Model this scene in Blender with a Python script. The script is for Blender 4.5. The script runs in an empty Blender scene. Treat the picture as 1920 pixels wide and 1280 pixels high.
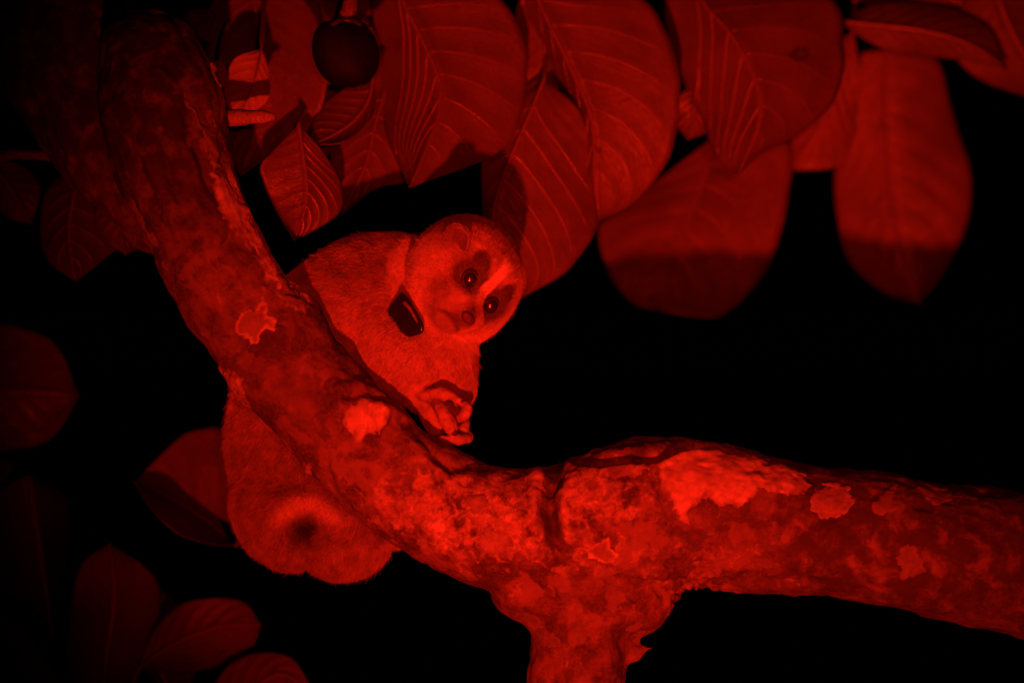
import bpy, math
import numpy as np
from mathutils import Vector, Matrix

# ------------------------------------------------------------------ camera, world, lamps, exposure
SC = bpy.context.scene
COL = SC.collection
D = 4.0                      # metres from the lens to the plane of the trunk
S = 0.00027                  # metres per photograph pixel on that plane
CZ = 1.7                     # height of the camera above the ground

cam_d = bpy.data.cameras.new('camera')
cam = bpy.data.objects.new('camera', cam_d)
COL.objects.link(cam)
cam.location = (0, -D, CZ)
cam.rotation_euler = (math.radians(90), 0, 0)
cam_d.sensor_width = 36.0
cam_d.lens = 36.0 * D / (1920 * S)
cam_d.clip_start = 0.05
cam_d.clip_end = 200.0
cam_d.dof.use_dof = True
cam_d.dof.focus_distance = D - 0.002
cam_d.dof.aperture_fstop = 5.0
SC.camera = cam

world = bpy.data.worlds.new('World')
SC.world = world
world.use_nodes = True
bg = world.node_tree.nodes['Background']
bg.inputs[0].default_value = (1.0, 0.10, 0.06, 1)
bg.inputs[1].default_value = 0.00004       # moonless night

def spot(name, loc, aim, watts, size, radius, blend=1.0, color=(1.0, 0.0150, 0.0044)):
    l = bpy.data.lights.new(name, 'SPOT')
    l.energy = watts
    l.color = color
    l.spot_size = math.radians(size)
    l.spot_blend = blend
    l.shadow_soft_size = radius
    o = bpy.data.objects.new(name, l)
    COL.objects.link(o)
    o.location = loc
    o.rotation_euler = (Vector(aim) - Vector(loc)).to_track_quat('-Z', 'Y').to_euler()
    return o

def P(px, py, y=0.0):
    k = (D + y) / D * S
    return np.array([(px - 960) * k, y, CZ + (640 - py) * k])

# a red hand torch held low beside the photographer, and a second, weaker head torch
spot('hand_torch', (-0.10, -D, CZ - 1.62), P(1120, 690, 0.03), 1230, 8.35, 0.055)
spot('head_torch', (0.16, -D + 0.1, CZ + 0.14), P(1180, 620, 0.05), 225, 8.8, 0.025)

SC.view_settings.view_transform = 'Standard'
SC.view_settings.look = 'None'
SC.view_settings.exposure = 0.0
SC.view_settings.gamma = 1.0
SC.view_settings.use_curve_mapping = False
SC.render.engine = 'CYCLES'
SC.cycles.max_bounces = 6
SC.cycles.diffuse_bounces = 3
SC.cycles.glossy_bounces = 2
SC.cycles.caustics_reflective = False
SC.cycles.caustics_refractive = False
try:
    SC.cycles_curves.shape = 'RIBBONS'
except Exception:
    pass

rng = np.random.default_rng(11)

# ------------------------------------------------------------------ numeric helpers
def _hash(ix, iy, iz, seed):
    h = (ix * 374761393 + iy * 668265263 + iz * 2147483647 + seed * 974634821) & 0xFFFFFFFF
    h = ((h ^ (h >> 13)) * 1274126177) & 0xFFFFFFFF
    h = ((h ^ (h >> 16)) * 2246822519) & 0xFFFFFFFF
    return ((h ^ (h >> 15)) & 0xFFFFFF) / float(0xFFFFFF)

def vnoise(p, freq, seed=0):
    q = np.asarray(p) * freq + 1000.0
    i = np.floor(q).astype(np.int64)
    f = q - i
    f = f * f * (3 - 2 * f)
    out = 0
    for dx in (0, 1):
        wx = f[:, 0] if dx else 1 - f[:, 0]
        for dy in (0, 1):
            wy = f[:, 1] if dy else 1 - f[:, 1]
            for dz in (0, 1):
                wz = f[:, 2] if dz else 1 - f[:, 2]
                out = out + wx * wy * wz * _hash(i[:, 0] + dx, i[:, 1] + dy, i[:, 2] + dz, seed)
    return out * 2 - 1

def fbm(p, freq, octaves=4, seed=0, gain=0.5):
    a, t, n = 1.0, 0, 0
    for k in range(octaves):
        t = t + a * vnoise(p, freq * 2 ** k, seed + k * 17)
        n += a
        a *= gain
    return t / n

def sstep(a, b, x):
    t = np.clip((x - a) / (b - a), 0, 1)
    return t * t * (3 - 2 * t)

def crom(pts, n):
    """n points, evenly spread by arc length, on a Catmull-Rom curve through pts (any dimension)."""
    p = np.asarray(pts, float)
    if len(p) == 2:
        t = np.linspace(0, 1, n)[:, None]
        return p[0] * (1 - t) + p[1] * t
    e = np.vstack([2 * p[0] - p[1], p, 2 * p[-1] - p[-2]])
    fine = []
    for k in range(1, len(e) - 2):
        t = np.linspace(0, 1, 24, endpoint=False)[:, None]
        a, b, c, d = e[k - 1], e[k], e[k + 1], e[k + 2]
        fine.append(0.5 * (2 * b + (c - a) * t + (2 * a - 5 * b + 4 * c - d) * t ** 2 + (3 * b - a - 3 * c + d) * t ** 3))
    fine = np.vstack(fine + [p[-1:]])
    L = np.r_[0, np.cumsum(np.linalg.norm(np.diff(fine[:, :3], axis=0), axis=1))]
    s = np.linspace(0, L[-1], n)
    return np.stack([np.interp(s, L, fine[:, k]) for k in range(fine.shape[1])], 1)

def to_px(v):
    k = (D + v[:, 1]) / D * S
    return np.stack([v[:, 0] / k + 960, 640 - (v[:, 2] - CZ) / k], 1)

def dist_poly(q, poly):
    """distance in px from points q to a polyline, and the fraction along it"""
    poly = np.asarray(poly, float)
    best = np.full(len(q), 1e9)
    frac = np.zeros(len(q))
    for k in range(len(poly) - 1):
        a, b = poly[k], poly[k + 1]
        ab = b - a
        t = np.clip(((q - a) @ ab) / (ab @ ab), 0, 1)
        d = np.linalg.norm(q - (a + t[:, None] * ab), axis=1)
        m = d < best
        best[m] = d[m]
        frac[m] = (k + t[m]) / (len(poly) - 1)
    return best, frac

# ------------------------------------------------------------------ mesh helpers
def new_mesh(name, verts, faces, mat=None, smooth=True):
    me = bpy.data.meshes.new(name)
    me.from_pydata([tuple(map(float, v)) for v in verts], [], [tuple(map(int, f)) for f in faces])
    me.update()
    if mat:
        me.materials.append(mat)
    if smooth:
        me.polygons.foreach_set('use_smooth', [True] * len(me.polygons))
    return me

def obj(name, verts, faces, mat=None, parent=None, origin=None, smooth=True):
    verts = np.asarray(verts, float)
    o0 = np.asarray(origin, float) if origin is not None else verts.mean(0)
    me = new_mesh(name, verts - o0, faces, mat, smooth)
    o = bpy.data.objects.new(name, me)
    COL.objects.link(o)
    place(o, o0, parent)
    return o

WORLD = {}
def place(o, loc, parent=None):
    loc = np.asarray(loc, float)
    WORLD[o.name] = loc
    if parent is not None:
        o.parent = parent
        o.location = tuple(loc - WORLD[parent.name])
    else:
        o.location = tuple(loc)

def empty(name, loc, label, cat, group=None):
    o = bpy.data.objects.new(name, None)
    o.empty_display_size = 0.02
    COL.objects.link(o)
    place(o, loc)
    return tag(o, label, cat, group)

def tag(o, label, cat, group=None):
    o['label'] = label
    o['category'] = cat
    if group:
        o['group'] = group
    return o

_ico = {}
def ico(sub):
    if sub not in _ico:
        import bmesh
        bm = bmesh.new()
        bmesh.ops.create_icosphere(bm, subdivisions=sub, radius=1.0)
        v = np.array([x.co[:] for x in bm.verts])
        f = np.array([[x.index for x in t.verts] for t in bm.faces])
        bm.free()
        _ico[sub] = (v, f)
    return _ico[sub]

def chain(pts, px=True, step=0.16):
    """pts: (px, py, y, r_px) -> list of (centre, radius) along a smooth curve, in metres"""
    w = []
    for a in pts:
        if px:
            k = (D + a[2]) / D * S
            w.append([*P(a[0], a[1], a[2]), a[3] * k])
        else:
            w.append(a)
    w = np.array(w, float)
    L = np.linalg.norm(np.diff(w[:, :3], axis=0), axis=1).sum()
    n = max(4, int(L / (w[:, 3].min() * step)))
    c = crom(w, n)
    return [(x[:3], x[3]) for x in c]

def blob(parts, voxel, iters=6, lam=0.5):
    """union of spheres / ellipsoids by voxel remesh, then Laplacian smoothing; returns verts, faces(list)"""
    V, F, n = [], [], 0
    for c, r in parts:
        v, f = ico(3)
        if np.ndim(r) == 0:
            vv = v * r + c
        else:
            vv = v @ np.asarray(r).T + c
        V.append(vv); F.append(f + n); n += len(vv)
    V = np.vstack(V); F = np.vstack(F)
    me = bpy.data.meshes.new('tmp')
    me.from_pydata(V.tolist(), [], F.tolist())
    o = bpy.data.objects.new('tmp', me)
    COL.objects.link(o)
    m = o.modifiers.new('r', 'REMESH')
    m.mode = 'VOXEL'; m.voxel_size = voxel; m.adaptivity = 0
    dg = bpy.context.evaluated_depsgraph_get()
    ev = o.evaluated_get(dg)
    em = ev.to_mesh()
    v = np.empty(len(em.vertices) * 3); em.vertices.foreach_get('co', v); v = v.reshape(-1, 3)
    ed = np.empty(len(em.edges) * 2, dtype=np.int64); em.edges.foreach_get('vertices', ed); ed = ed.reshape(-1, 2)
    faces = [tuple(p.vertices) for p in em.polygons]
    ev.to_mesh_clear()
    bpy.data.objects.remove(o); bpy.data.meshes.remove(me)
    v = laplace(v, ed, iters, lam)
    return v, faces, ed

def laplace(v, ed, iters, lam=0.5, w=None):
    deg = np.bincount(ed.ravel(), minlength=len(v)).astype(float)[:, None]
    deg[deg == 0] = 1
    for _ in range(iters):
        acc = np.zeros_like(v)
        for k in range(3):
            acc[:, k] = np.bincount(ed[:, 0], v[ed[:, 1], k], len(v)) + np.bincount(ed[:, 1], v[ed[:, 0], k], len(v))
        d = acc / deg - v
        v = v + d * (lam if w is None else lam * w[:, None])
    return v

def normals(v, faces):
    f = np.array([[a[0], a[1], a[2], a[3] if len(a) > 3 else a[2]] for a in faces])
    n = np.cross(v[f[:, 2]] - v[f[:, 0]], v[f[:, 3]] - v[f[:, 1]])
    bad = (f[:, 3] == f[:, 2])
    n[bad] = np.cross(v[f[bad, 1]] - v[f[bad, 0]], v[f[bad, 2]] - v[f[bad, 0]])
    out = np.zeros_like(v)
    for j in range(4):
        for k in range(3):
            out[:, k] += np.bincount(f[:, j], n[:, k], len(v))
    return out / (np.linalg.norm(out, axis=1, keepdims=True) + 1e-12), f

def tube(path, radii, sides=8, cap=True):
    path = np.asarray(path, float)
    n = len(path)
    radii = np.broadcast_to(np.asarray(radii, float), (n,))
    tan = np.gradient(path, axis=0)
    tan /= np.linalg.norm(tan, axis=1, keepdims=True) + 1e-12
    up = np.array([0.13, -1.0, 0.21])
    V, F = [], []
    for i in range(n):
        a = np.cross(tan[i], up); a /= np.linalg.norm(a) + 1e-12
        b = np.cross(a, tan[i])
        for k in range(sides):
            t = 2 * math.pi * k / sides
            V.append(path[i] + radii[i] * (math.cos(t) * a + math.sin(t) * b))
    for i in range(n - 1):
        for k in range(sides):
            k2 = (k + 1) % sides
            F.append((i * sides + k, i * sides + k2, (i + 1) * sides + k2, (i + 1) * sides + k))
    if cap:
        F.append(tuple(range(sides))[::-1])
        F.append(tuple((n - 1) * sides + k for k in range(sides)))
    return V, F

def merge(parts):
    V, F = [], []
    for v, f in parts:
        n = len(V)
        V.extend(list(v))
        F.extend([tuple(i + n for i in a) for a in f])
    return V, F

def set_attr(o, name, vals):
    a = o.data.attributes.new(name, 'FLOAT', 'POINT')
    a.data.foreach_set('value', np.asarray(vals, np.float32))

# ------------------------------------------------------------------ materials
class NT:
    def __init__(self, name):
        self.m = bpy.data.materials.new(name)
        self.m.use_nodes = True
        self.t = self.m.node_tree
        self.b = self.t.nodes['Principled BSDF']
    def n(self, typ, **kw):
        x = self.t.nodes.new(typ)
        for k, v in kw.items():
            if k.startswith('i_'):
                key = k[2:]
                x.inputs[int(key) if key.isdigit() else key].default_value = v
            else:
                setattr(x, k, v)
        return x
    def l(self, a, b):
        self.t.links.new(a, b)
    def math(self, op, a, b=None, clamp=False):
        x = self.n('ShaderNodeMath', operation=op, use_clamp=clamp)
        for k, v in enumerate((a, b)):
            if v is None: continue
            if isinstance(v, (int, float)): x.inputs[k].default_value = v
            else: self.l(v, x.inputs[k])
        return x.outputs[0]
    def mix(self, fac, a, b):
        x = self.n('ShaderNodeMix', data_type='RGBA')
        for s, v in ((x.inputs[0], fac), (x.inputs[6], a), (x.inputs[7], b)):
            if isinstance(v, (int, float)): s.default_value = v
            elif isinstance(v, tuple): s.default_value = (*v, 1)
            else: self.l(v, s)
        return x.outputs[2]
    def ramp(self, fac, lo, hi):
        x = self.n('ShaderNodeMapRange', interpolation_type='SMOOTHSTEP')
        x.inputs[1].default_value = lo; x.inputs[2].default_value = hi
        self.l(fac, x.inputs[0])
        return x.outputs[0]
    def noise(self, vec, scale, detail=4, rough=0.55, dist=0.0):
        x = self.n('ShaderNodeTexNoise')
        x.inputs['Scale'].default_value = scale; x.inputs['Detail'].default_value = detail
        x.inputs['Roughness'].default_value = rough; x.inputs['Distortion'].default_value = dist
        self.l(vec, x.inputs['Vector'])
        return x.outputs['Fac']
    def bump(self, h, strength, dist, prev=None):
        x = self.n('ShaderNodeBump')
        x.inputs['Strength'].default_value = strength; x.inputs['Distance'].default_value = dist
        self.l(h, x.inputs['Height'])
        if prev is not None: self.l(prev, x.inputs['Normal'])
        return x.outputs[0]
    def set(self, **kw):
        for k, v in kw.items():
            s = self.b.inputs[k.replace('_', ' ')]
            if isinstance(v, (int, float)): s.default_value = v
            elif isinstance(v, tuple): s.default_value = (*v, 1)
            else: self.l(v, s)
        return self

def bark_material():
    a = NT('bark')
    co = a.n('ShaderNodeTexCoord').outputs['Object']
    at = a.n('ShaderNodeAttribute', attribute_name='lichen').outputs['Fac']
    big = a.noise(co, 55, 5, 0.6, 0.4)
    mid = a.noise(co, 170, 5, 0.62, 0.7)
    fine = a.noise(co, 620, 4, 0.65)
    base = a.mix(a.ramp(big, 0.34, 0.66), (0.055, 0.036, 0.026), (0.19, 0.135, 0.095))
    base = a.mix(a.math('MULTIPLY', a.ramp(fine, 0.35, 0.75), 0.5), base, (0.26, 0.19, 0.14))
    blot = a.noise(co, 74, 5, 0.6, 0.35)
    base = a.mix(a.math('MULTIPLY', a.ramp(blot, 0.50, 0.58), 0.75), base, (0.25, 0.18, 0.13))
    base = a.mix(a.math('MULTIPLY', a.ramp(blot, 0.43, 0.36), 0.6), base, (0.055, 0.036, 0.026))
    dark_falloff = a.n('ShaderNodeAttribute', attribute_name='dark_bark_falloff').outputs['Fac']  # dark bark tone, with torch falloff also put into the colour
    dark_falloff = a.math('MULTIPLY', dark_falloff, a.ramp(a.noise(co, 95, 4, 0.6, 0.3), 0.70, 0.42))
    base = a.mix(dark_falloff, base, (0.055, 0.036, 0.026))
    # crustose lichen bloom: where the attribute is high, more of the noise passes
    th = a.math('SUBTRACT', a.math('ADD', a.math('MULTIPLY', mid, 0.8), a.math('MULTIPLY', big, 0.45)), a.math('SUBTRACT', 1.12, a.math('MULTIPLY', at, 0.62)))
    m1 = a.ramp(th, -0.10, 0.12)
    pale = a.mix(a.ramp(fine, 0.3, 0.7), (0.30, 0.25, 0.19), (0.50, 0.43, 0.33))
    c = a.mix(m1, base, pale)
    c = a.mix(a.ramp(th, 0.10, 0.24), c, (0.70, 0.62, 0.49))
    # dark moss/soot specks
    sp = a.noise(co, 210, 4, 0.6, 1.0)
    c = a.mix(a.math('MULTIPLY', a.ramp(sp, 0.62, 0.74), 0.45), c, (0.05, 0.035, 0.025))
    nb = a.bump(mid, 0.35, 0.0012)
    nb = a.bump(fine, 0.45, 0.0006, nb)
    a.set(Base_Color=c, Roughness=0.82, Specular_IOR_Level=0.25, Normal=nb)
    return a.m

def lichen_material(k=1.0):
    a = NT('lichen')
    co = a.n('ShaderNodeTexCoord').outputs['Object']
    n1 = a.noise(co, 210, 4, 0.6, 0.5)
    n2 = a.noise(co, 800, 3, 0.6)
    c = a.mix(a.ramp(n1, 0.3, 0.7), (0.40 * k, 0.33 * k, 0.25 * k), (0.62 * k, 0.54 * k, 0.42 * k))
    c = a.mix(a.math('MULTIPLY', a.ramp(n2, 0.63, 0.72), 0.7), c, (0.12, 0.08, 0.06))
    fd = a.n('ShaderNodeAttribute', attribute_name='fade').outputs['Fac']
    c = a.mix(fd, a.mix(n1, (0.10, 0.07, 0.05), (0.28, 0.21, 0.15)), c)
    a.set(Base_Color=c, Roughness=0.85, Specular_IOR_Level=0.2, Normal=a.bump(n2, 0.4, 0.0005))
    return a.m

def leaf_material(name, c0, c1, rough=0.42):
    a = NT(name)
    co = a.n('ShaderNodeTexCoord').outputs['Object']
    uv = a.n('ShaderNodeUVMap', uv_map='leaf').outputs[0]
    n1 = a.noise(co, 28, 4, 0.6)
    n2 = a.noise(co, 260, 3, 0.6)
    c = a.mix(a.ramp(n1, 0.3, 0.7), c0, c1)
    # small blemishes
    bl = a.noise(co, 75, 2, 0.5, 0.6)
    c = a.mix(a.math('MULTIPLY', a.ramp(bl, 0.695, 0.73), 0.75), c, (0.03, 0.022, 0.012))
    # net of tertiary veins
    v = a.n('ShaderNodeTexVoronoi', feature='DISTANCE_TO_EDGE')
    v.inputs['Scale'].default_value = 1.0
    mp = a.n('ShaderNodeMapping'); mp.inputs['Scale'].default_value = (240, 900, 1)
    a.l(uv, mp.inputs[0]); a.l(mp.outputs[0], v.inputs['Vector'])
    net = a.ramp(v.outputs['Distance'], 0.0, 0.13)
    c = a.mix(a.math('MULTIPLY', net, -0.35, ), c, c)
    c = a.mix(a.math('MULTIPLY', a.math('SUBTRACT', 1.0, net), 0.3), c, tuple(min(1, x * 1.35) for x in c1))
    nb = a.bump(net, 0.35, 0.0004)
    nb = a.bump(n2, 0.2, 0.0006, nb)
    a.set(Base_Color=c, Roughness=rough, Specular_IOR_Level=0.4, Normal=nb)
    return a.m

def plain(name, c, rough=0.6, spec=0.4, scale=300, var=0.35, bump=0.0003):
    a = NT(name)
    co = a.n('ShaderNodeTexCoord').outputs['Object']
    n = a.noise(co, scale, 4, 0.6)
    cc = a.mix(a.ramp(n, 0.3, 0.7), tuple(x * (1 - var) for x in c), tuple(min(1, x * (1 + var)) for x in c))
    a.set(Base_Color=cc, Roughness=rough, Specular_IOR_Level=spec, Normal=a.bump(n, 0.5, bump))
    return a.m

M_bark = bark_material()
M_lichen = lichen_material(1.0)
M_lichen2 = lichen_material(0.62)
M_lichen3 = lichen_material(0.36)
M_leaf = leaf_material('leaf_green', (0.078, 0.046, 0.027), (0.128, 0.072, 0.04), 0.36)
M_leaf_dk = leaf_material('leaf_dark_green', (0.055, 0.038, 0.024), (0.085, 0.055, 0.034), 0.5)  # darker, rougher leaf tone
M_leaf_dry = leaf_material('leaf_dry', (0.26, 0.19, 0.10), (0.36, 0.26, 0.14), 0.6)
M_vein = plain('leaf_vein', (0.175, 0.10, 0.06), 0.26, 0.7, 300, .15)
M_vein_glint = plain('leaf_vein_glint', (0.27, 0.15, 0.09), 0.24, 0.8, 300, .15)  # paler vein copy: specular streaks put into the colour
M_twig = plain('twig_bark', (0.16, 0.11, 0.08), 0.75, 0.3, 500)
M_wood = plain('broken_wood', (0.34, 0.25, 0.17), 0.75, 0.25, 700)
M_skin = plain('bare_skin', (0.47, 0.31, 0.25), 0.5, 0.4, 900, 0.25)
M_nose = plain('wet_nose', (0.11, 0.06, 0.045), 0.6, 0.3, 1500, 0.4, 0.0002)
M_lid = plain('eyelid_skin', (0.07, 0.042, 0.033), 0.42, 0.4, 1500, 0.2, 0.0001)
M_plastic = plain('dark_resin', (0.016, 0.013, 0.013), 0.22, 0.6, 160, 0.2, 0.00025)
M_strap = plain('dark_strap', (0.03, 0.025, 0.022), 0.5, 0.4, 400)
M_fruit = plain('dark_rind', (0.006, 0.005, 0.004), 0.6, 0.10, 160, 0.3, 0.0005)

# ================================================================== the tree
TREE_Y = 0.0
tree = empty('gnarled_tree', P(1075, 1380, 0.0), 'thick lichen-spotted tree limb bent across the dark, forking over a short stem', 'tree')

main = [(280, 118, .004, 100), (300, 190, 0, 114), (322, 310, 0, 113), (375, 430, 0, 105), (430, 540, 0, 106), (505, 640, 0, 108), (590, 745, 0, 104),
        (690, 845, 0, 103), (790, 925, 0, 110), (900, 982, 0, 113), (1020, 1000, 0, 125), (1150, 975, 0, 138), (1290, 962, 0, 141), (1420, 980, 0, 132),
        (1550, 1000, 0, 124), (1700, 1018, 0, 126), (1850, 1045, .003, 130), (2080, 1100, .008, 136)]
stem = [(1060, 1010, 0, 105), (1098, 1100, 0, 106), (1090, 1200, 0, 96), (1078, 1300, 0, 97), (1075, 1400, 0, 104)]
back_limb = [(300, 400, .045, 80), (205, 250, .06, 118), (120, 90, .075, 140), (60, -70, .09, 150), (10, -200, .1, 155)]
parts = chain(main) + chain(stem) + chain(back_limb)
parts += chain([(1110, 865, .016, 26), (1190, 858, .020, 40), (1290, 850, .014, 34)])            # the swelling on top of the branch
parts += chain([(1190, 1120, 0, 80), (1150, 1080, 0, 90)])                                      # webbing of the fork
parts += chain([(1000, 1090, 0, 85), (1030, 1110, 0, 85)])
parts += chain([(1190, 1226, -.002, 20), (1208, 1216, -.004, 12), (1222, 1214, -.004, 8)])       # little stub on the stem
parts += chain([(640, 755, -.018, 48), (700, 775, -.014, 46), (752, 800, -.006, 30)])           # knuckle below the hand
v, faces, ed = blob(parts, 0.00105, 14)
nrm, fq = normals(v, faces)
px = to_px(v)
front = sstep(-0.25, 0.35, -nrm[:, 1])

# bark relief
along = np.stack([v[:, 0] * 0.86 + v[:, 2] * 0.5, v[:, 1], (v[:, 2] * 0.86 - v[:, 0] * 0.5)], 1)
upper = sstep(560, 250, px[:, 1]) * sstep(620, 480, px[:, 0])
warp = np.stack([fbm(v, 60, 3, 5), fbm(v, 60, 3, 6), fbm(v, 60, 3, 7)], 1) * 0.006
disp = 0.0036 * fbm(v + warp, 32, 3, 1) + 0.0007 * fbm(v + warp, 120, 3, 2) + 0.0004 * fbm(v, 330, 3, 3)
# long fibres on the upper limb
fib_dir = np.array([0.38, 0, -0.92])
perp = np.array([0.92, 0, 0.38])
fv = np.stack([(v @ perp) * 1.0, v[:, 1], (v @ fib_dir) * 0.12], 1)
disp += upper * 0.0014 * fbm(fv, 230, 3, 9)
# loose flaky bark: terraces
t = fbm(v + warp * 1.6, 95, 3, 21)
disp += 0.0003 * sstep(0.00, 0.14, t) - 0.0004 * sstep(-0.05, -0.2, t)
# ragged underside of the fork
rag = np.exp(-((px[:, 0] - 1290) / 70) ** 2 - ((px[:, 1] - 1105) / 40) ** 2)
disp += rag * 0.0060 * (fbm(v, 300, 2, 31))
grooves = [([(1045, 862), (1030, 910), (1026, 960), (1040, 1010), (1062, 1050)], 14, 0.0072),
           ([(1085, 864), (1150, 862), (1235, 856), (1262, 838), (1330, 832)], 8, 0.0065),
           ([(650, 742), (690, 728), (760, 752), (800, 790), (825, 835)], 9, 0.0032),
           ([(770, 800), (812, 848), (850, 872), (910, 880)], 9, 0.0030),
           ([(1222, 870), (1236, 925), (1262, 975)], 9, 0.0024),
           ([(610, 850), (620, 905), (655, 960), (700, 1010)], 8, 0.0022),
           ([(345, 190), (372, 290), (415, 390)], 9, 0.0024),
           ([(290, 200), (320, 330), (368, 440)], 10, 0.0026),
           ([(235, 250), (275, 360), (330, 470)], 9, 0.0022),
           ([(990, 1150), (1060, 1165), (1150, 1150)], 10, 0.0016),
           ([(1280, 1105), (1400, 1085), (1560, 1095)], 9, 0.0016)]
wob = np.stack([fbm(v, 90, 3, 41), fbm(v, 90, 3, 42)], 1) * 9
for poly, w, dep in grooves:
    dd, fr = dist_poly(px + wob, poly)
    k = np.sqrt(np.clip(np.sin(np.pi * np.clip(fr, 0.02, 0.98)), 0, 1))
    disp += front * k * (-dep * np.exp(-(dd / w) ** 2) + dep * 0.30 * np.exp(-((dd - 2.2 * w) / w) ** 2))
v = v + nrm * disp[:, None]
v = laplace(v, ed, 1, 0.35)

trunk = obj('trunk', v, faces, M_bark, tree, origin=WORLD['gnarled_tree'])
reg = 0.50 + 0.42 * np.exp(-((px[:, 0] - 900) / 210) ** 2 - ((px[:, 1] - 955) / 110) ** 2) \
    + 0.18 * np.exp(-((px[:, 0] - 1150) / 130) ** 2 - ((px[:, 1] - 930) / 90) ** 2) \
    + 0.10 * np.exp(-((px[:, 0] - 520) / 120) ** 2 - ((px[:, 1] - 480) / 130) ** 2) - 0.70 * upper \
    - 0.20 * sstep(1380, 1750, px[:, 0]) + 0.10 * np.exp(-((px[:, 0] - 1350) / 200) ** 2 - ((px[:, 1] - 1060) / 40) ** 2)
streak, _ = dist_poly(px, [(395, 195), (428, 300), (455, 400), (520, 490), (560, 560)])
reg += 0.95 * np.exp(-(streak / 24) ** 2)
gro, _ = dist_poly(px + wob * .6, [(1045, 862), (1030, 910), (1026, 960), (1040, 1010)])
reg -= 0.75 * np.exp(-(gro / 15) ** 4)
reg -= 0.22 * np.exp(-((px[:, 0] - 530) / 130) ** 2 - ((px[:, 1] - 700) / 130) ** 2)
streak, _ = dist_poly(px, [(215, 330), (262, 420), (300, 500)])
reg += 0.30 * np.exp(-(streak / 22) ** 2)
set_attr(trunk, 'lichen', np.clip(reg, 0, 1.2))
dark_falloff_w = sstep(1400, 1600, px[:, 0] + .35 * (px[:, 1] - 900)) * sstep(1165, 1085, px[:, 1] - .10 * (px[:, 0] - 1500)) * .95 + 1.0 * upper * (1 - np.exp(-(dist_poly(px, [(395, 195), (428, 300), (455, 400), (520, 490)])[0] / 30) ** 2)) \
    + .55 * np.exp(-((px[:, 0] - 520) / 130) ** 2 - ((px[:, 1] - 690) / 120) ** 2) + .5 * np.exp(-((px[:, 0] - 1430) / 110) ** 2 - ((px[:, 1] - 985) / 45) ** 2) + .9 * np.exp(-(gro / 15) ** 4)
set_attr(trunk, 'dark_bark_falloff', np.clip(dark_falloff_w, 0, 1))  # dark bark and groove, with beam falloff painted in on the upper limb

# lichen crusts and flakes: thin raised patches that follow the bark
nrm2, _ = normals(v, faces)
farr = fq
def crust(poly, h, mat, ring=False, seed=0, soft=7, core=0.35):
    """a lichen crust or bark scale with a traced outline, following the bark"""
    pl = np.array(poly + poly[:1], float)
    nz = np.stack([fbm(v, 210, 3, 60 + seed), fbm(v, 210, 3, 75 + seed)], 1) * 13 + np.stack([fbm(v, 600, 2, 90 + seed), fbm(v, 600, 2, 95 + seed)], 1) * 6
    qn = px + nz
    near = (np.abs(px - pl.mean(0)) < (np.ptp(pl, axis=0) / 2 + 30)).all(1) & (nrm2[:, 1] < .45)
    sd_ = np.full(len(v), -99.0)
    idn = np.where(near)[0]
    p_ = qn[idn]
    inside = np.zeros(len(idn), bool)
    for k in range(len(pl) - 1):
        x1, y1 = pl[k]; x2, y2 = pl[k + 1]
        if y1 == y2: continue
        c_ = ((y1 > p_[:, 1]) != (y2 > p_[:, 1])) & (p_[:, 0] < (x2 - x1) * (p_[:, 1] - y1) / (y2 - y1) + x1)
        inside ^= c_
    dd_, _ = dist_poly(p_, pl)
    sd_[idn] = np.where(inside, dd_, -dd_)
    sel = (sd_ > -5)[farr].all(1)
    if sel.sum() < 6: return None
    fa = farr[sel]
    ids0 = np.unique(fa)
    rt = np.arange(len(v))
    for _ in range(500):
        m_ = rt[fa].min(1)
        new = rt.copy()
        for j in range(4): np.minimum.at(new, fa[:, j], m_)
        if (new == rt).all(): break
        rt = new
    main_ = np.bincount(rt[fa[:, 0]]).argmax()
    fa = fa[rt[fa[:, 0]] == main_]
    ids = np.unique(fa); rm = -np.ones(len(v), int); rm[ids] = np.arange(len(ids))
    w = sd_[ids]
    rel = .7 + .5 * fbm(v[ids], 260, 3, 70 + seed)
    off = np.where(w > 0, (h * rel * sstep(0, soft, w)) if not ring else h * (.2 * sstep(0, 4, w) + .7 * np.exp(-((w - 4) / 3.0) ** 2)), 0) + np.where(w > 0, .0001, -.0011 * sstep(0, -3, w))
    ff = [tuple(rm[f[:3]]) if f[2] == f[3] else tuple(rm[f]) for f in fa]
    o = obj('lichen_patch', v[ids] + nrm2[ids] * off[:, None], ff, mat, tree)
    fd = sstep(-4, 1.9 * soft, w + 9 * fbm(v[ids], 170, 3, 44 + seed)) if not ring else core + (1 - core) * np.exp(-((w - 3.5) / 3.2) ** 2)
    set_attr(o, 'fade', fd)
    return o

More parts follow.
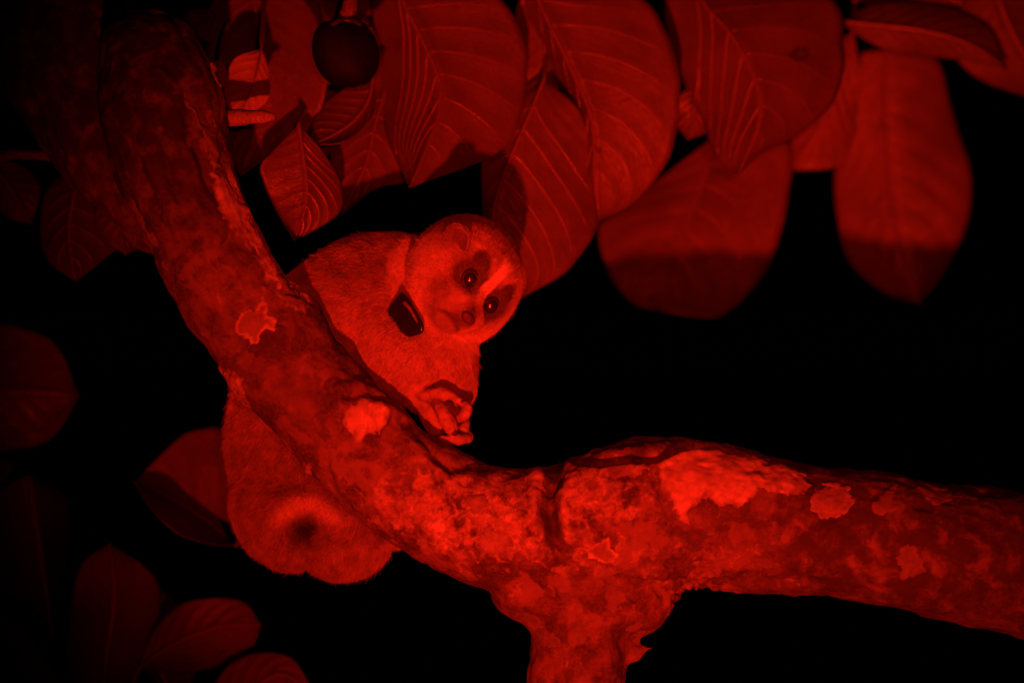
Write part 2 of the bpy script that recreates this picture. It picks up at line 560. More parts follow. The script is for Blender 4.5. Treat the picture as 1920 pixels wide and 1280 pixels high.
for k, (poly, h, mat, ring, core) in enumerate([
        ([(1232, 880), (1238, 850), (1262, 838), (1290, 822), (1330, 820), (1400, 843), (1430, 862), (1470, 866), (1510, 885), (1520, 905), (1500, 925), (1460, 930), (1428, 918), (1415, 935), (1400, 945), (1370, 950), (1340, 950), (1320, 935), (1290, 955), (1288, 985), (1272, 975), (1265, 945), (1245, 925)], .0006, M_lichen, False, 0),
        ([(640, 775), (652, 765), (668, 760), (672, 745), (690, 736), (700, 752), (712, 745), (722, 768), (735, 780), (725, 800), (705, 808), (690, 815), (672, 832), (655, 828), (660, 812), (645, 800)], .0005, M_lichen, False, 0),
        ([(446, 590), (452, 582), (465, 578), (475, 585), (480, 572), (486, 563), (500, 566), (506, 580), (500, 590), (515, 600), (521, 615), (510, 622), (498, 622), (492, 630), (485, 642), (477, 652), (465, 640), (450, 628), (443, 610)], .0006, M_lichen, True, .20),
        ([(1517, 945), (1525, 925), (1540, 910), (1570, 905), (1595, 905), (1603, 930), (1595, 955), (1575, 970), (1545, 970), (1525, 960)], .0006, M_lichen2, True, .70),
        ([(1098, 1030), (1112, 1018), (1125, 1015), (1130, 1003), (1145, 1006), (1156, 1025), (1166, 1040), (1155, 1054), (1140, 1050), (1125, 1056), (1105, 1045)], .0006, M_lichen, True, .12),
        ([(1138, 886), (1195, 864), (1215, 870), (1220, 888), (1180, 895), (1150, 900)], .0006, M_lichen2, False, 0),
        ([(352, 178), (368, 188), (392, 235), (410, 290), (422, 320), (404, 318), (388, 280), (370, 225)], .0010, M_lichen2, False, 0),
        ([(398, 325), (425, 318), (445, 360), (482, 425), (514, 478), (505, 495), (480, 470), (455, 440), (430, 425), (415, 395), (405, 360)], .0010, M_lichen, False, 0),
        ([(520, 500), (545, 530), (575, 575), (570, 592), (545, 570), (525, 540)], .0008, M_lichen2, False, 0),
        ([(225, 370), (245, 385), (268, 415), (290, 460), (278, 468), (255, 435), (235, 400)], .0008, M_lichen2, False, 0),
        ([(403, 690), (420, 693), (442, 705), (456, 716), (464, 742), (474, 768), (456, 757), (440, 737), (424, 716)], .0018, M_lichen, False, 0),
        ([(568, 866), (582, 875), (600, 905), (608, 924), (590, 912), (575, 890)], .0016, M_lichen, False, 0),
        ([(1640, 942), (1662, 912), (1682, 908), (1678, 935), (1682, 956), (1655, 964), (1640, 960)], .0004, M_lichen3, False, 0),
        ([(1720, 906), (1760, 904), (1792, 915), (1785, 935), (1760, 940), (1735, 928)], .0004, M_lichen3, False, 0),
        ([(1684, 1030), (1705, 1018), (1722, 1040), (1738, 1066), (1715, 1082), (1690, 1082), (1680, 1055)], .0004, M_lichen3, False, 0),
        ([(1000, 1172), (1012, 1170), (1052, 1198), (1054, 1214), (1030, 1217), (1008, 1196)], .0004, M_lichen3, False, 0),
        ([(1062, 1188), (1080, 1162), (1098, 1174), (1092, 1208), (1070, 1215)], .0004, M_lichen3, False, 0),
        ([(1050, 905), (1062, 885), (1085, 888), (1082, 915), (1096, 930), (1072, 945), (1080, 975), (1060, 978), (1048, 945)], .0007, M_lichen, False, 0),
        ([(985, 880), (1022, 872), (1018, 920), (1012, 960), (998, 985), (985, 950), (992, 915)], .0008, M_lichen, False, 0),
        ([(895, 1000), (920, 985), (955, 995), (960, 1020), (935, 1040), (905, 1030)], .0004, M_lichen2, False, 0),
        ([(870, 935), (905, 925), (915, 950), (890, 965)], .0004, M_lichen2, False, 0),
        ([(1035, 1072), (1050, 1060), (1066, 1068), (1055, 1085)], .0004, M_lichen2, False, 0),
]):
    crust(poly, h, mat, ring, k * 3, core=core)

# loose bark flakes lifting off the edge of the limb
def flake(pts, width, y, lift, mat):
    c = crom(np.array(pts, float), 14)
    V, F = [], []
    for i, (x, z) in enumerate(c):
        t = i / 13
        tx, tz = np.gradient(c, axis=0)[i]
        n = np.array([-tz, tx]) / (math.hypot(tx, tz) + 1e-9)
        w = width * (math.sin(math.pi * min(.97, max(.03, t))) ** 0.5) * (1 + 0.30 * math.sin(7 * t + 1) + .35 * math.sin(19 * t + width))
        for j in range(5):
            s = j / 4 - 0.5
            yy = y - lift * math.sin(math.pi * t) * (.4 + s) + 0.001 * (s * 2) ** 2 + 0.0006 * math.sin(9 * t + 4 * s)
            V.append(P(x + n[0] * w * s, z + n[1] * w * s, yy))
    for i in range(13):
        for j in range(4):
            F.append((i * 5 + j, i * 5 + j + 1, (i + 1) * 5 + j + 1, (i + 1) * 5 + j))
    o = obj('bark_flake', V, F, mat, tree)
    set_attr(o, 'fade', np.ones(len(V)))
    m = o.modifiers.new('thickness', 'SOLIDIFY'); m.thickness = 0.0006; m.offset = 1
    return o
flake([(395, 118), (402, 150), (412, 168)], 16, -.006, .003, M_wood)

# snapped-off twig beside the top of the limb
a = [P(396, 228, .02), P(430, 222, .017), P(468, 219, .014), P(500, 220, .012), P(516, 222, .011)]
tp = crom(np.array(a), 16)
vv, ff = tube(tp, np.interp(np.linspace(0, 1, 16), [0, .4, .85, 1], [.0046, .0042, .0034, .0014]), 9)
vv = np.array(vv); vv = vv + 0.0011 * np.stack([fbm(vv, 330, 2, 5), fbm(vv, 330, 2, 6), fbm(vv, 330, 2, 7)], 1)
obj('broken_twig', vv, ff, M_wood, tree)

# ================================================================== leaves
NTr, NU = 84, 13
def leaf(parent, mid, left, right, y=(0.12, 0.12, 0.12), yl=0.0, yr=0.0, nv=9, mat=None, amp=0.0006, wave=0.004, veins=1.0, sweep=(.24, .24), label=None, pet=None, seed=0, raised=True, vmat=None):
    """mid / left / right: outlines in photograph pixels from base to tip; y: depth at base, middle, tip; yl, yr: how far each edge lies behind the midrib."""
    mat = mat or M_leaf
    ro = np.random.default_rng(500 + seed)
    mid = crom(np.array(mid, float), NTr); left = crom(np.array(left, float), NTr); right = crom(np.array(right, float), NTr)
    t = np.linspace(0, 1, NTr)
    for side_ in (left, right):                   # a slightly uneven margin
        wv = sum(ro.uniform(.25, 1.0) / k * np.sin(2 * math.pi * (k * 1.9 * t + ro.uniform(0, 1))) for k in (1, 2, 3, 5, 8))
        side_ += (side_ - mid) * (wv * .022 * np.sin(np.pi * t))[:, None]
    y0 = y[0] * (1 - t) * (1 - 2 * t) + 4 * y[1] * t * (1 - t) + y[2] * t * (2 * t - 1)
    us = np.linspace(-1, 1, 2 * NU + 1)
    y0n = np.asarray(y0)
    rr = np.random.default_rng(100 + seed)
    ph = rr.uniform(0, 6, 4)
    def depth(tt, u, flat=False):
        """depth for arrays tt, u"""
        b = np.interp(tt, t, y0n)
        au = np.abs(u)
        e = np.where(u < 0, yl, yr)
        yy = b + e * (0.55 * au + 0.45 * au ** 2) * (0.25 + 0.75 * np.sin(np.pi * np.clip(tt, 0.02, 0.98)))
        yy = yy + wave * au ** 2 * np.sin(5.5 * tt * 2 + ph[0] + np.sign(u) * ph[1]) * 0.6
        s = tt - np.where(u < 0, sweep[0], sweep[1]) * au ** 1.25
        q = s * nv / 0.80
        side = 1.0 if raised else -1.0
        dome = np.abs(np.sin(np.pi * q)) ** 0.75
        yy = yy + side * amp * dome * np.clip(au * 3, 0, 1) * np.clip((1 - au) * 5, 0, 1) * np.clip((1 - tt) * 6, 0, 1)
        yy = yy - (0.0016 if raised else -0.0018) * np.exp(-(au / 0.07) ** 2) * (1 - 0.6 * tt)
        return yy
    def point(tt, u):
        m = np.stack([np.interp(tt, t, mid[:, k]) for k in range(2)], -1)
        l = np.stack([np.interp(tt, t, left[:, k]) for k in range(2)], -1)
        r = np.stack([np.interp(tt, t, right[:, k]) for k in range(2)], -1)
        au = np.abs(u)[..., None]
        p = np.where((u < 0)[..., None], m * (1 - au) + l * au, m * (1 - au) + r * au)
        yy = depth(tt, u)
        k = (D + yy) / D * S
        return np.stack([(p[..., 0] - 960) * k, yy, CZ + (640 - p[..., 1]) * k], -1)
    T, U = np.meshgrid(t, us, indexing='ij')
    V = point(T.ravel(), U.ravel())
    nc = 2 * NU + 1
    edge = (np.abs(U.ravel()) > 0.99)
    F = []
    for i in range(NTr - 1):
        for j in range(nc - 1):
            F.append((i * nc + j, i * nc + j + 1, (i + 1) * nc + j + 1, (i + 1) * nc + j))
    base = V[NU]
    o = obj('leaf', V, F, mat, parent, origin=base)
    if label: o['label'] = label
    # uv: metres across and along
    L = np.linalg.norm(np.diff(V.reshape(NTr, nc, 3)[:, NU], axis=0), axis=1).sum()
    W = 0.5 * (np.linalg.norm(left - mid, axis=1).max() + np.linalg.norm(right - mid, axis=1).max()) * S
    uvx = (T - np.where(U < 0, sweep[0], sweep[1]) * np.abs(U) ** 1.25).ravel() * L
    uvy = U.ravel() * W
    lay = o.data.uv_layers.new(name='leaf')
    li = np.empty(len(o.data.loops), dtype=np.int64); o.data.loops.foreach_get('vertex_index', li)
    lay.data.foreach_set('uv', np.stack([uvy[li], uvx[li]], 1).astype(np.float32).ravel())
    m = o.modifiers.new('thickness', 'SOLIDIFY'); m.thickness = 0.00045; m.offset = 0
    # midrib with its petiole, then the side veins
    tt = np.linspace(0, 0.97, 40)
    mp = point(tt, np.zeros_like(tt))
    rad = 0.00125 * (1 - 0.78 * tt) * veins
    if raised:
        mp[:, 1] -= 0.0002
    else:
        mp[:, 1] += 0.0004
    if pet is not None:
        pp = crom(np.array([pet, (pet + mp[0]) / 2 + np.array([0, .004, .004]), mp[0]]), 10)[:-1]
        mp = np.vstack([pp, mp]); rad = np.r_[np.full(len(pp), 0.0014), rad]
    vv, ff = tube(mp, rad, 8)
    obj('midrib', vv, ff, M_vein, o)
    vmat = vmat or M_vein
    vp, vb = [], []
    bright = 1 if yr > yl else -1
    bright = bright if seed in (3, 4, 5, 22, 23) else -1
    for side in (-1, 1):
        for k in range(nv):
            s0 = (k + (0.0 if side < 0 else 0.35)) / nv * 0.80 + 0.03
            s0 = round(s0 * nv / 0.80) / nv * 0.80 if side < 0 else round(s0 * nv / 0.80) / nv * 0.80
            if s0 < 0.02: continue
            uu = np.linspace(0.02, 0.90, 16)
            tv = s0 + sweep[0 if side < 0 else 1] * uu ** 1.25
            ok = tv < 0.985
            if ok.sum() < 5: continue
            pth = point(tv[ok], side * uu[ok])
            pth[:, 1] -= 0.00012
            if vmat is not M_vein and side == bright:
                vb.append(tube(pth, 0.00046 * veins * np.linspace(1, 0.3, len(pth)), 6)); continue
            vp.append(tube(pth, 0.00034 * veins * np.linspace(1, 0.35, len(pth)), 6))
    vv, ff = merge(vp)
    obj('venation', vv, ff, M_vein, o)
    if vb:
        vv, ff = merge(vb)
        obj('venation', vv, ff, vmat, o)
    return o

def twig(parent, pts, r0, r1, mat=None):
    p = crom(np.array([P(*a) for a in pts]), 40)
    vv, ff = tube(p, np.linspace(r0, r1, 40), 9)
    vv = np.array(vv); vv += 0.0007 * np.stack([fbm(vv, 260, 2, 15), fbm(vv, 260, 2, 16), fbm(vv, 260, 2, 17)], 1)
    return obj('twig', vv, ff, mat or M_twig, parent)

# --- the bough that hangs over the loris
bA = empty('leafy_bough', P(900, -110, .16), 'bough of large drooping veined leaves hanging directly over the loris', 'leafy bough', 'boughs of large leaves around the limb')
twig(bA, [(380, -60, .13), (600, -90, .15), (820, -105, .16), (1040, -120, .17), (1250, -130, .18)], .004, .0025)
leaf(bA, [(742, -70), (755, 0), (792, 76), (822, 148), (824, 206), (803, 268), (768, 352)],
     [(742, -70), (700, -10), (700, 70), (702, 130), (712, 200), (735, 280), (768, 352)],
     [(742, -70), (900, -30), (975, 50), (990, 130), (978, 215), (925, 290), (768, 352)], (.13, .105, .075), .034, .014, 8, seed=1, vmat=M_vein_glint, sweep=(.85, .13), pet=P(735, -100, .155))
leaf(bA, [(1000, -60), (1010, 0), (1055, 97), (1103, 203), (1114, 266), (1114, 330), (1124, 414)],
     [(1000, -60), (985, 10), (1018, 100), (1062, 190), (1084, 270), (1084, 350), (1124, 414)],
     [(1000, -60), (1190, -10), (1252, 70), (1274, 160), (1262, 280), (1195, 375), (1124, 414)], (.15, .128, .12), .022, .016, 7, seed=2, sweep=(.3, .26), pet=P(1000, -115, .165))
leaf(bA, [(1020, 150), (995, 210), (950, 315), (925, 400), (930, 480), (965, 566)],
     [(1020, 150), (960, 200), (908, 285), (904, 370), (912, 470), (965, 566)],
     [(1020, 150), (1090, 210), (1125, 310), (1122, 420), (1065, 505), (965, 566)], (.13, .105, .095), .010, .020, 7, seed=3, vmat=M_vein_glint, sweep=(.15, .42), pet=P(1030, 70, .17))
leaf(bA, [(560, 235), (568, 290), (575, 340), (572, 390), (552, 452)],
     [(560, 235), (515, 280), (488, 318), (512, 385), (552, 452)],
     [(560, 235), (606, 286), (642, 350), (632, 404), (552, 452)], (.066, .060, .056), -.002, .012, 7, seed=4, vmat=M_vein_glint, sweep=(.15, .34), pet=P(590, 190, .135))
leaf(bA, [(735, 90), (725, 160), (705, 230), (685, 310), (642, 402)],
     [(735, 90), (660, 150), (625, 230), (622, 330), (642, 402)],
     [(735, 90), (800, 160), (815, 260), (775, 334), (706, 354), (642, 402)], (.15, .115, .095), .010, .012, 8, seed=5, pet=P(745, -20, .17))
leaf(bA, [(470, -70), (480, 30), (490, 120), (490, 210), (450, 330)],
     [(470, -70), (400, -20), (388, 80), (396, 200), (450, 330)],
     [(470, -70), (570, 0), (612, 110), (590, 230), (450, 330)], (.115, .10, .092), .010, -.004, 9, seed=6, pet=P(470, -90, .15), veins=.8)
leaf(bA, [(600, -20), (610, 60), (622, 140), (628, 220), (600, 300)],
     [(600, -20), (530, 30), (520, 130), (545, 220), (600, 300)],
     [(600, -20), (690, 40), (720, 130), (700, 230), (600, 300)], (.13, .12, .105), .006, .016, 8, seed=7, pet=P(600, -90, .15), veins=.8)
leaf(bA, [(700, 150), (690, 190), (665, 225), (630, 250), (585, 272)],
     [(700, 150), (655, 160), (612, 190), (585, 230), (585, 272)],
     [(700, 150), (705, 205), (682, 240), (640, 268), (585, 272)], (.10, .085, .075), .014, -.010, 7, seed=8, pet=P(735, 80, .15))
leaf(bA, [(1020, -30), (1022, 40), (1020, 110), (1012, 170), (985, 208)],
     [(1020, -30), (970, 10), (965, 90), (968, 160), (985, 208)],
     [(1020, -30), (1052, 40), (1056, 110), (1045, 170), (985, 208)], (.16, .15, .145), 0, .01, 8, seed=9, pet=P(1010, -110, .17), veins=.6)
leaf(bA, [(655, -60), (650, 0), (640, 40), (615, 80)],
     [(655, -60), (612, -20), (596, 30), (615, 80)],
     [(655, -60), (690, -10), (690, 40), (615, 80)], (.14, .135, .13), .01, .01, 6, seed=10, pet=P(650, -90, .15), veins=.6)
leaf(bA, [(1310, 150), (1304, 190), (1300, 225), (1290, 262)],
     [(1310, 150), (1275, 180), (1268, 230), (1290, 262)],
     [(1310, 150), (1345, 190), (1335, 240), (1290, 262)], (.17, .17, .165), .004, .004, 6, seed=11, pet=P(1310, -80, .18), veins=.6)
# pale torn leaf behind the snapped twig, and a scrap above it
leaf(bA, [(490, 92), (482, 130), (468, 175), (440, 232)],
     [(490, 92), (438, 112), (420, 170), (440, 232)],
     [(490, 92), (504, 135), (500, 190), (440, 232)], (.052, .049, .046), .004, .002, 6, mat=M_leaf_dry, seed=12, pet=P(500, -60, .12), veins=.5, label='pale dry leaf behind the snapped twig')
leaf(bA, [(400, 8), (388, 30), (372, 52), (352, 62)],
     [(400, 8), (362, 18), (340, 40), (352, 62)],
     [(400, 8), (408, 50), (392, 78), (352, 62)], (.075, .07, .065), .003, .004, 5, mat=M_leaf, seed=13, pet=P(430, -70, .12), veins=.5)
leaf(bA, [(412, 110), (405, 130), (402, 150), (412, 178)],
     [(412, 110), (396, 125), (392, 150), (412, 178)],
     [(412, 110), (424, 130), (428, 155), (412, 178)], (.05, .045, .045), .003, .003, 5, mat=M_leaf_dry, seed=14, pet=P(430, 40, .08), veins=.5)

# --- the bough beyond the bare stretch of branch
bB = empty('leafy_bough', P(1500, -120, .22), 'bough of broad leaves hanging over the bare stretch of branch, one leaf dangling alone', 'leafy bough', 'boughs of large leaves around the limb')
twig(bB, [(1250, -130, .2), (1420, -110, .21), (1600, -90, .22), (1800, -60, .24), (2000, -40, .25)], .0035, .002)
leaf(bB, [(1300, -70), (1316, 0), (1365, 58), (1404, 121), (1425, 184), (1420, 242), (1384, 328)],
     [(1300, -70), (1246, -5), (1256, 85), (1284, 155), (1318, 235), (1345, 300), (1384, 328)],
     [(1300, -70), (1540, -20), (1578, 80), (1570, 180), (1500, 250), (1430, 285), (1384, 328)], (.19, .15, .135), .028, .030, 7, seed=21, vmat=M_vein_glint, sweep=(.6, .2), pet=P(1290, -125, .20))
leaf(bB, [(1332, 262), (1322, 330), (1290, 415), (1268, 479), (1244, 586)],
     [(1332, 262), (1235, 335), (1128, 415), (1136, 500), (1185, 568), (1244, 586)],
     [(1332, 262), (1460, 255), (1486, 300), (1470, 420), (1425, 520), (1350, 594), (1244, 586)], (.27, .245, .225), .010, .014, 6, seed=22, vmat=M_vein_glint, sweep=(.2, .38), pet=P(1360, 120, .26), raised=False)
leaf(bB, [(1661, 92), (1664, 218), (1671, 339), (1684, 420), (1722, 572)],
     [(1661, 92), (1600, 115), (1570, 250), (1565, 370), (1590, 485), (1650, 545), (1722, 572)],
     [(1661, 92), (1750, 105), (1787, 205), (1820, 335), (1805, 440), (1765, 520), (1722, 572)], (.31, .305, .30), .010, .016, 7, seed=23, vmat=M_vein_glint, sweep=(.34, .26), pet=P(1660, 30, .26), raised=False, veins=.8)
leaf(bB, [(1600, 60), (1570, 150), (1540, 230), (1478, 322)],
     [(1600, 60), (1530, 110), (1480, 220), (1478, 322)],
     [(1600, 60), (1612, 160), (1582, 300), (1478, 322)], (.28, .275, .27), .004, .004, 7, seed=24, pet=P(1610, -60, .24), veins=.6)
leaf(bB, [(1570, 40), (1650, 48), (1740, 60), (1820, 85), (1890, 130)],
     [(1570, 40), (1650, 8), (1760, 10), (1850, 50), (1890, 130)],
     [(1570, 40), (1640, 84), (1720, 104), (1800, 112), (1890, 130)], (.245, .24, .24), .016, .006, 8, mat=M_leaf_dk, seed=25, pet=P(1540, -60, .22), veins=.8)
leaf(bB, [(1560, -40), (1660, -30), (1760, -10), (1880, 40)],
     [(1560, -40), (1660, -100), (1800, -80), (1880, 40)],
     [(1560, -40), (1640, 20), (1760, 28), (1880, 40)], (.26, .26, .26), .006, .008, 8, mat=M_leaf_dk, seed=26, pet=P(1540, -90, .22), veins=.8)
leaf(bB, [(1860, -60), (1880, 20), (1920, 100), (1990, 200)],
     [(1860, -60), (1790, 40), (1820, 140), (1990, 200)],
     [(1860, -60), (1960, -20), (2040, 80), (1990, 200)], (.25, .255, .26), .006, .01, 8, mat=M_leaf_dk, seed=27, pet=P(1840, -70, .24), veins=.8)

# --- leaves on the shaded side, above and below
bC = empty('leafy_bough', P(60, 250, .12), 'dim bough with a curled leaf drooping from the shaded upper side of the limb', 'leafy bough', 'boughs of large leaves around the limb')
twig(bC, [(-60, 300, .12), (40, 290, .12), (150, 300, .115), (260, 330, .10)], .003, .002)
leaf(bC, [(160, 300), (140, 360), (130, 420), (132, 470), (142, 528)],
     [(160, 300), (90, 350), (74, 420), (88, 485), (142, 528)],
     [(160, 300), (230, 350), (260, 430), (205, 478), (142, 528)], (.12, .105, .095), .016, .02, 6, mat=M_leaf_dk, seed=31, pet=P(150, 298, .115))
leaf(bC, [(250, 330), (235, 370), (225, 420), (235, 478)],
     [(250, 330), (190, 370), (180, 430), (235, 478)],
     [(250, 330), (290, 370), (300, 440), (235, 478)], (.10, .095, .09), .004, .01, 6, mat=M_leaf_dk, seed=32, pet=P(255, 325, .10), veins=.7)
leaf(bC, [(-20, 300), (10, 340), (35, 380), (60, 420)],
     [(-20, 300), (-20, 360), (10, 405), (60, 420)],
     [(-20, 300), (40, 310), (75, 350), (60, 420)], (.13, .13, .13), .006, .006, 6, mat=M_leaf_dk, seed=33, pet=P(-30, 298, .12), veins=.7)

bD = empty('leafy_bough', P(60, 1330, .14), 'low bough of dim rounded leaves rising below the loris and the limb', 'leafy bough', 'boughs of large leaves around the limb')
twig(bD, [(-170, 880, .18), (-100, 1120, .18), (20, 1240, .18), (200, 1330, .18), (480, 1385, .17), (640, 1400, .16)], .003, .002)
leaf(bD, [(-150, 740), (-80, 735), (0, 732), (80, 735), (149, 742)],
     [(-150, 740), (-80, 640), (0, 608), (100, 640), (149, 742)],
     [(-150, 740), (-80, 840), (0, 848), (95, 822), (149, 742)], (.17, .16, .16), .008, .012, 7, mat=M_leaf, seed=41, pet=P(-170, 900, .18), veins=.6)
leaf(bD, [(100, 1200), (88, 1110), (76, 1020), (64, 950), (58, 888)],
     [(100, 1200), (-20, 1110), (-40, 1000), (0, 920), (58, 888)],
     [(100, 1200), (116, 1110), (132, 1010), (124, 930), (58, 888)], (.18, .17, .16), .010, .05, 7, mat=M_leaf, seed=42, pet=P(60, 1250, .18), veins=.7)
leaf(bD, [(190, 1320), (200, 1230), (212, 1150), (214, 1090), (205, 1016)],
     [(190, 1320), (128, 1250), (130, 1150), (152, 1060), (205, 1016)],
     [(190, 1320), (262, 1250), (300, 1150), (290, 1080), (205, 1016)], (.17, .16, .155), .010, .02, 7, mat=M_leaf, seed=43, pet=P(200, 1335, .18), veins=.7)
leaf(bD, [(262, 1250), (310, 1215), (360, 1190), (420, 1172), (490, 1170)],
     [(262, 1250), (290, 1180), (350, 1128), (450, 1126), (490, 1170)],
     [(262, 1250), (330, 1260), (410, 1250), (470, 1215), (490, 1170)], (.17, .155, .145), .006, .03, 6, mat=M_leaf, seed=44, pet=P(235, 1340, .18), veins=.7)
leaf(bD, [(380, 1380), (430, 1325), (480, 1285), (530, 1262), (590, 1300)],
     [(380, 1380), (400, 1290), (450, 1232), (540, 1230), (590, 1300)],
     [(380, 1380), (450, 1370), (510, 1350), (560, 1330), (590, 1300)], (.165, .15, .14), .006, .02, 6, mat=M_leaf, seed=45, pet=P(370, 1385, .17), veins=.7)
leaf(bD, [(-60, 1330), (0, 1280), (50, 1250), (120, 1290)],
     [(-60, 1330), (-40, 1200), (30, 1168), (120, 1290)],
     [(-60, 1330), (20, 1360), (90, 1340), (120, 1290)], (.15, .14, .13), .004, .01, 6, mat=M_leaf, seed=46, pet=P(-70, 1200, .18), veins=.7)
leaf(bD, [(442, 1022), (400, 985), (350, 950), (300, 922), (252, 902)],
     [(442, 1022), (436, 900), (420, 808), (350, 812), (252, 902)],
     [(442, 1022), (395, 1020), (335, 1000), (280, 950), (252, 902)], (.17, .165, .16), .012, -.062, 6, mat=M_leaf, seed=47, pet=P(480, 1015, .17), veins=.8, label='pointed folded leaf beside the rump of the loris')
leaf(bD, [(-90, 960), (-40, 930), (0, 900), (24, 870)],
     [(-90, 960), (-60, 880), (-20, 850), (24, 870)],
     [(-90, 960), (-20, 980), (20, 940), (24, 870)], (.19, .185, .18), .004, .01, 6, mat=M_leaf_dk, seed=48, pet=P(-140, 1000, .18), veins=.7)

twig(bD, [(640, 1400, .16), (1075, 1330, .12), (1060, 1120, .12), (720, 1000, .165), (480, 1015, .17)], .0025, .0016)

leaf(bD, [(330, 1320), (300, 1250), (290, 1180), (300, 1100)],
     [(330, 1320), (262, 1240), (250, 1150), (300, 1100)],
     [(330, 1320), (372, 1250), (372, 1170), (300, 1100)], (.20, .195, .19), .01, .02, 6, mat=M_leaf_dk, seed=49, pet=P(330, 1345, .18), veins=.6)

# --- the dark fruit
fc = P(645, 100, .048)
fr = tag(bpy.data.objects.new('dark_fruit', None), 'dark plump fruit hanging by its stalk among the leaves over the loris', 'fruit')
COL.objects.link(fr); place(fr, fc)
prof = [(-1.02, .10), (-.98, .30), (-.86, .58), (-.62, .82), (-.25, .98), (.10, 1.0), (.45, .93), (.74, .76), (.90, .52), (.96, .30), (.97, .02)]
pf = crom(np.array([(a, b, 0) for a, b in prof]), 34)
V, F = [], []
ns = 48
for i, (h, r, _) in enumerate(pf):
    for k in range(ns):
        th = 2 * math.pi * k / ns
        lob = 1 + 0.05 * math.cos(3 * th + .4) + 0.02 * math.cos(5 * th)
        x = r * lob * math.cos(th) * 62 * S * 1.02
        yv = r * lob * math.sin(th) * 40 * S
        z = h * 64 * S + 0.0012 * math.cos(3 * th) * r
        V.append(fc + np.array([x - z * 0.16, yv, z]))
for i in range(len(pf) - 1):
    for k in range(ns):
        F.append((i * ns + k, i * ns + (k + 1) % ns, (i + 1) * ns + (k + 1) % ns, (i + 1) * ns + k))
F.append(tuple(range(ns))[::-1]); F.append(tuple((len(pf) - 1) * ns + k for k in range(ns)))
obj('rind', V, F, M_fruit, fr, origin=fc)
vv, ff = tube(crom(np.array([fc + [.001, 0, .0155], fc + [.0025, .002, .022], fc + [.004, .012, .034], P(660, -95, .15)]), 20), np.interp(np.linspace(0, 1, 20), [0, .12, 1], [.0052, .0034, .0026]), 10)
obj('stalk', vv, ff, M_twig, fr)
V, F = [], []
for k in range(5):                                               # the calyx
    a0 = 2 * math.pi * k / 5 + .3
    dirv = np.array([math.cos(a0), math.sin(a0), 0]); sd = np.array([-math.sin(a0), math.cos(a0), 0])
    b = len(V)
    for i, (rr_, w, z) in enumerate(((.003, .0028, .0168), (.006, .0034, .0166), (.0095, .0024, .0150), (.012, .0004, .0132))):
        for s in (-1, 0, 1):
            V.append(fc + dirv * rr_ + sd * w * s + np.array([.0015, 0, z + .0008 * (1 - abs(s))]))
    for i in range(3):
        for j in range(2):
            F.append((b + i * 3 + j, b + i * 3 + j + 1, b + i * 3 + j + 4, b + i * 3 + j + 3))
o = obj('calyx', V, F, plain('dry_calyx', (.05, .035, .025), .8, .2, 500), fr)
m = o.modifiers.new('thickness', 'SOLIDIFY'); m.thickness = .0009

# ================================================================== the slow loris
HY = 0.017
HC = P(868, 522, HY)
HR = 111 * S
fx = np.array([.32, -.91, -.26]); fx /= np.linalg.norm(fx)
rx_ = np.array([.56, .41, -.72]); rx_ -= fx * (rx_ @ fx); rx_ /= np.linalg.norm(rx_)
ux = np.cross(fx, rx_)
HB = np.stack([rx_, ux, fx], 1)           # columns: across the face, up the face, forward
def H(r, u, f):
    return HC + HB @ (np.array([r, u, f]) * HR)
def ell(c, sr, su, sf):
    return (H(*c), HB @ np.diag([sr * HR, su * HR, sf * HR]))

B = []
B.append(ell((0, 0.02, -.02), 1.0, .98, .96))                    # skull
B.append(ell((0, -.42, .18), .86, .56, .62))                     # cheeks
B.append(ell((0, .38, .48), .50, .42, .44))                      # brow
B += [ell((0, -.25 - .055 * k, .80 + .10 * k), .42 - .04 * k, .35 - .035 * k, .22) for k in range(5)]   # muzzle
B += [ell((0, -.36, .72), .55, .46, .33), ell((0, -.42, .88), .46, .42, .30)]
B += [ell((s * .17, -.47, 1.04), .22, .20, .22) for s in (-1, 1)]                                     # whisker pads
B += [ell((0, -.74, .88), .27, .17, .18)]                        # chin
B += [(P(862, 541, HY + .008), 104 * S), (P(873, 508, HY + .010), 104 * S)]                         # ruff under the jaw
body_chain = [(800, 560, .030, 82), (735, 540, .042, 104), (650, 580, .041, 117), (580, 680, .061, 126), (560, 800, .074, 134), (563, 890, .076, 130)]
B += chain(body_chain)
B += chain([(545, 940, .070, 112), (546, 968, .068, 100)])
B += chain([(625, 930, .070, 115), (640, 985, .064, 100)])
B += chain([(790, 590, .028, 92), (832, 660, .021, 62), (848, 722, .020, 44), (846, 752, .018, 36), (838, 775, .016, 32)])      # near arm
B += chain([(745, 600, .030, 98), (752, 660, .017, 76), (800, 725, .018, 48)])                                               # chest against the bark
B += chain([(640, 980, .062, 85), (700, 950, .060, 60), (740, 960, .058, 42), (745, 1000, .050, 26)])                           # thigh and foot behind the limb
B += chain([(700, 560, .075, 70), (610, 560, .080, 45), (520, 570, .062, 34), (490, 590, .045, 22)])                            # far arm reaching round the limb
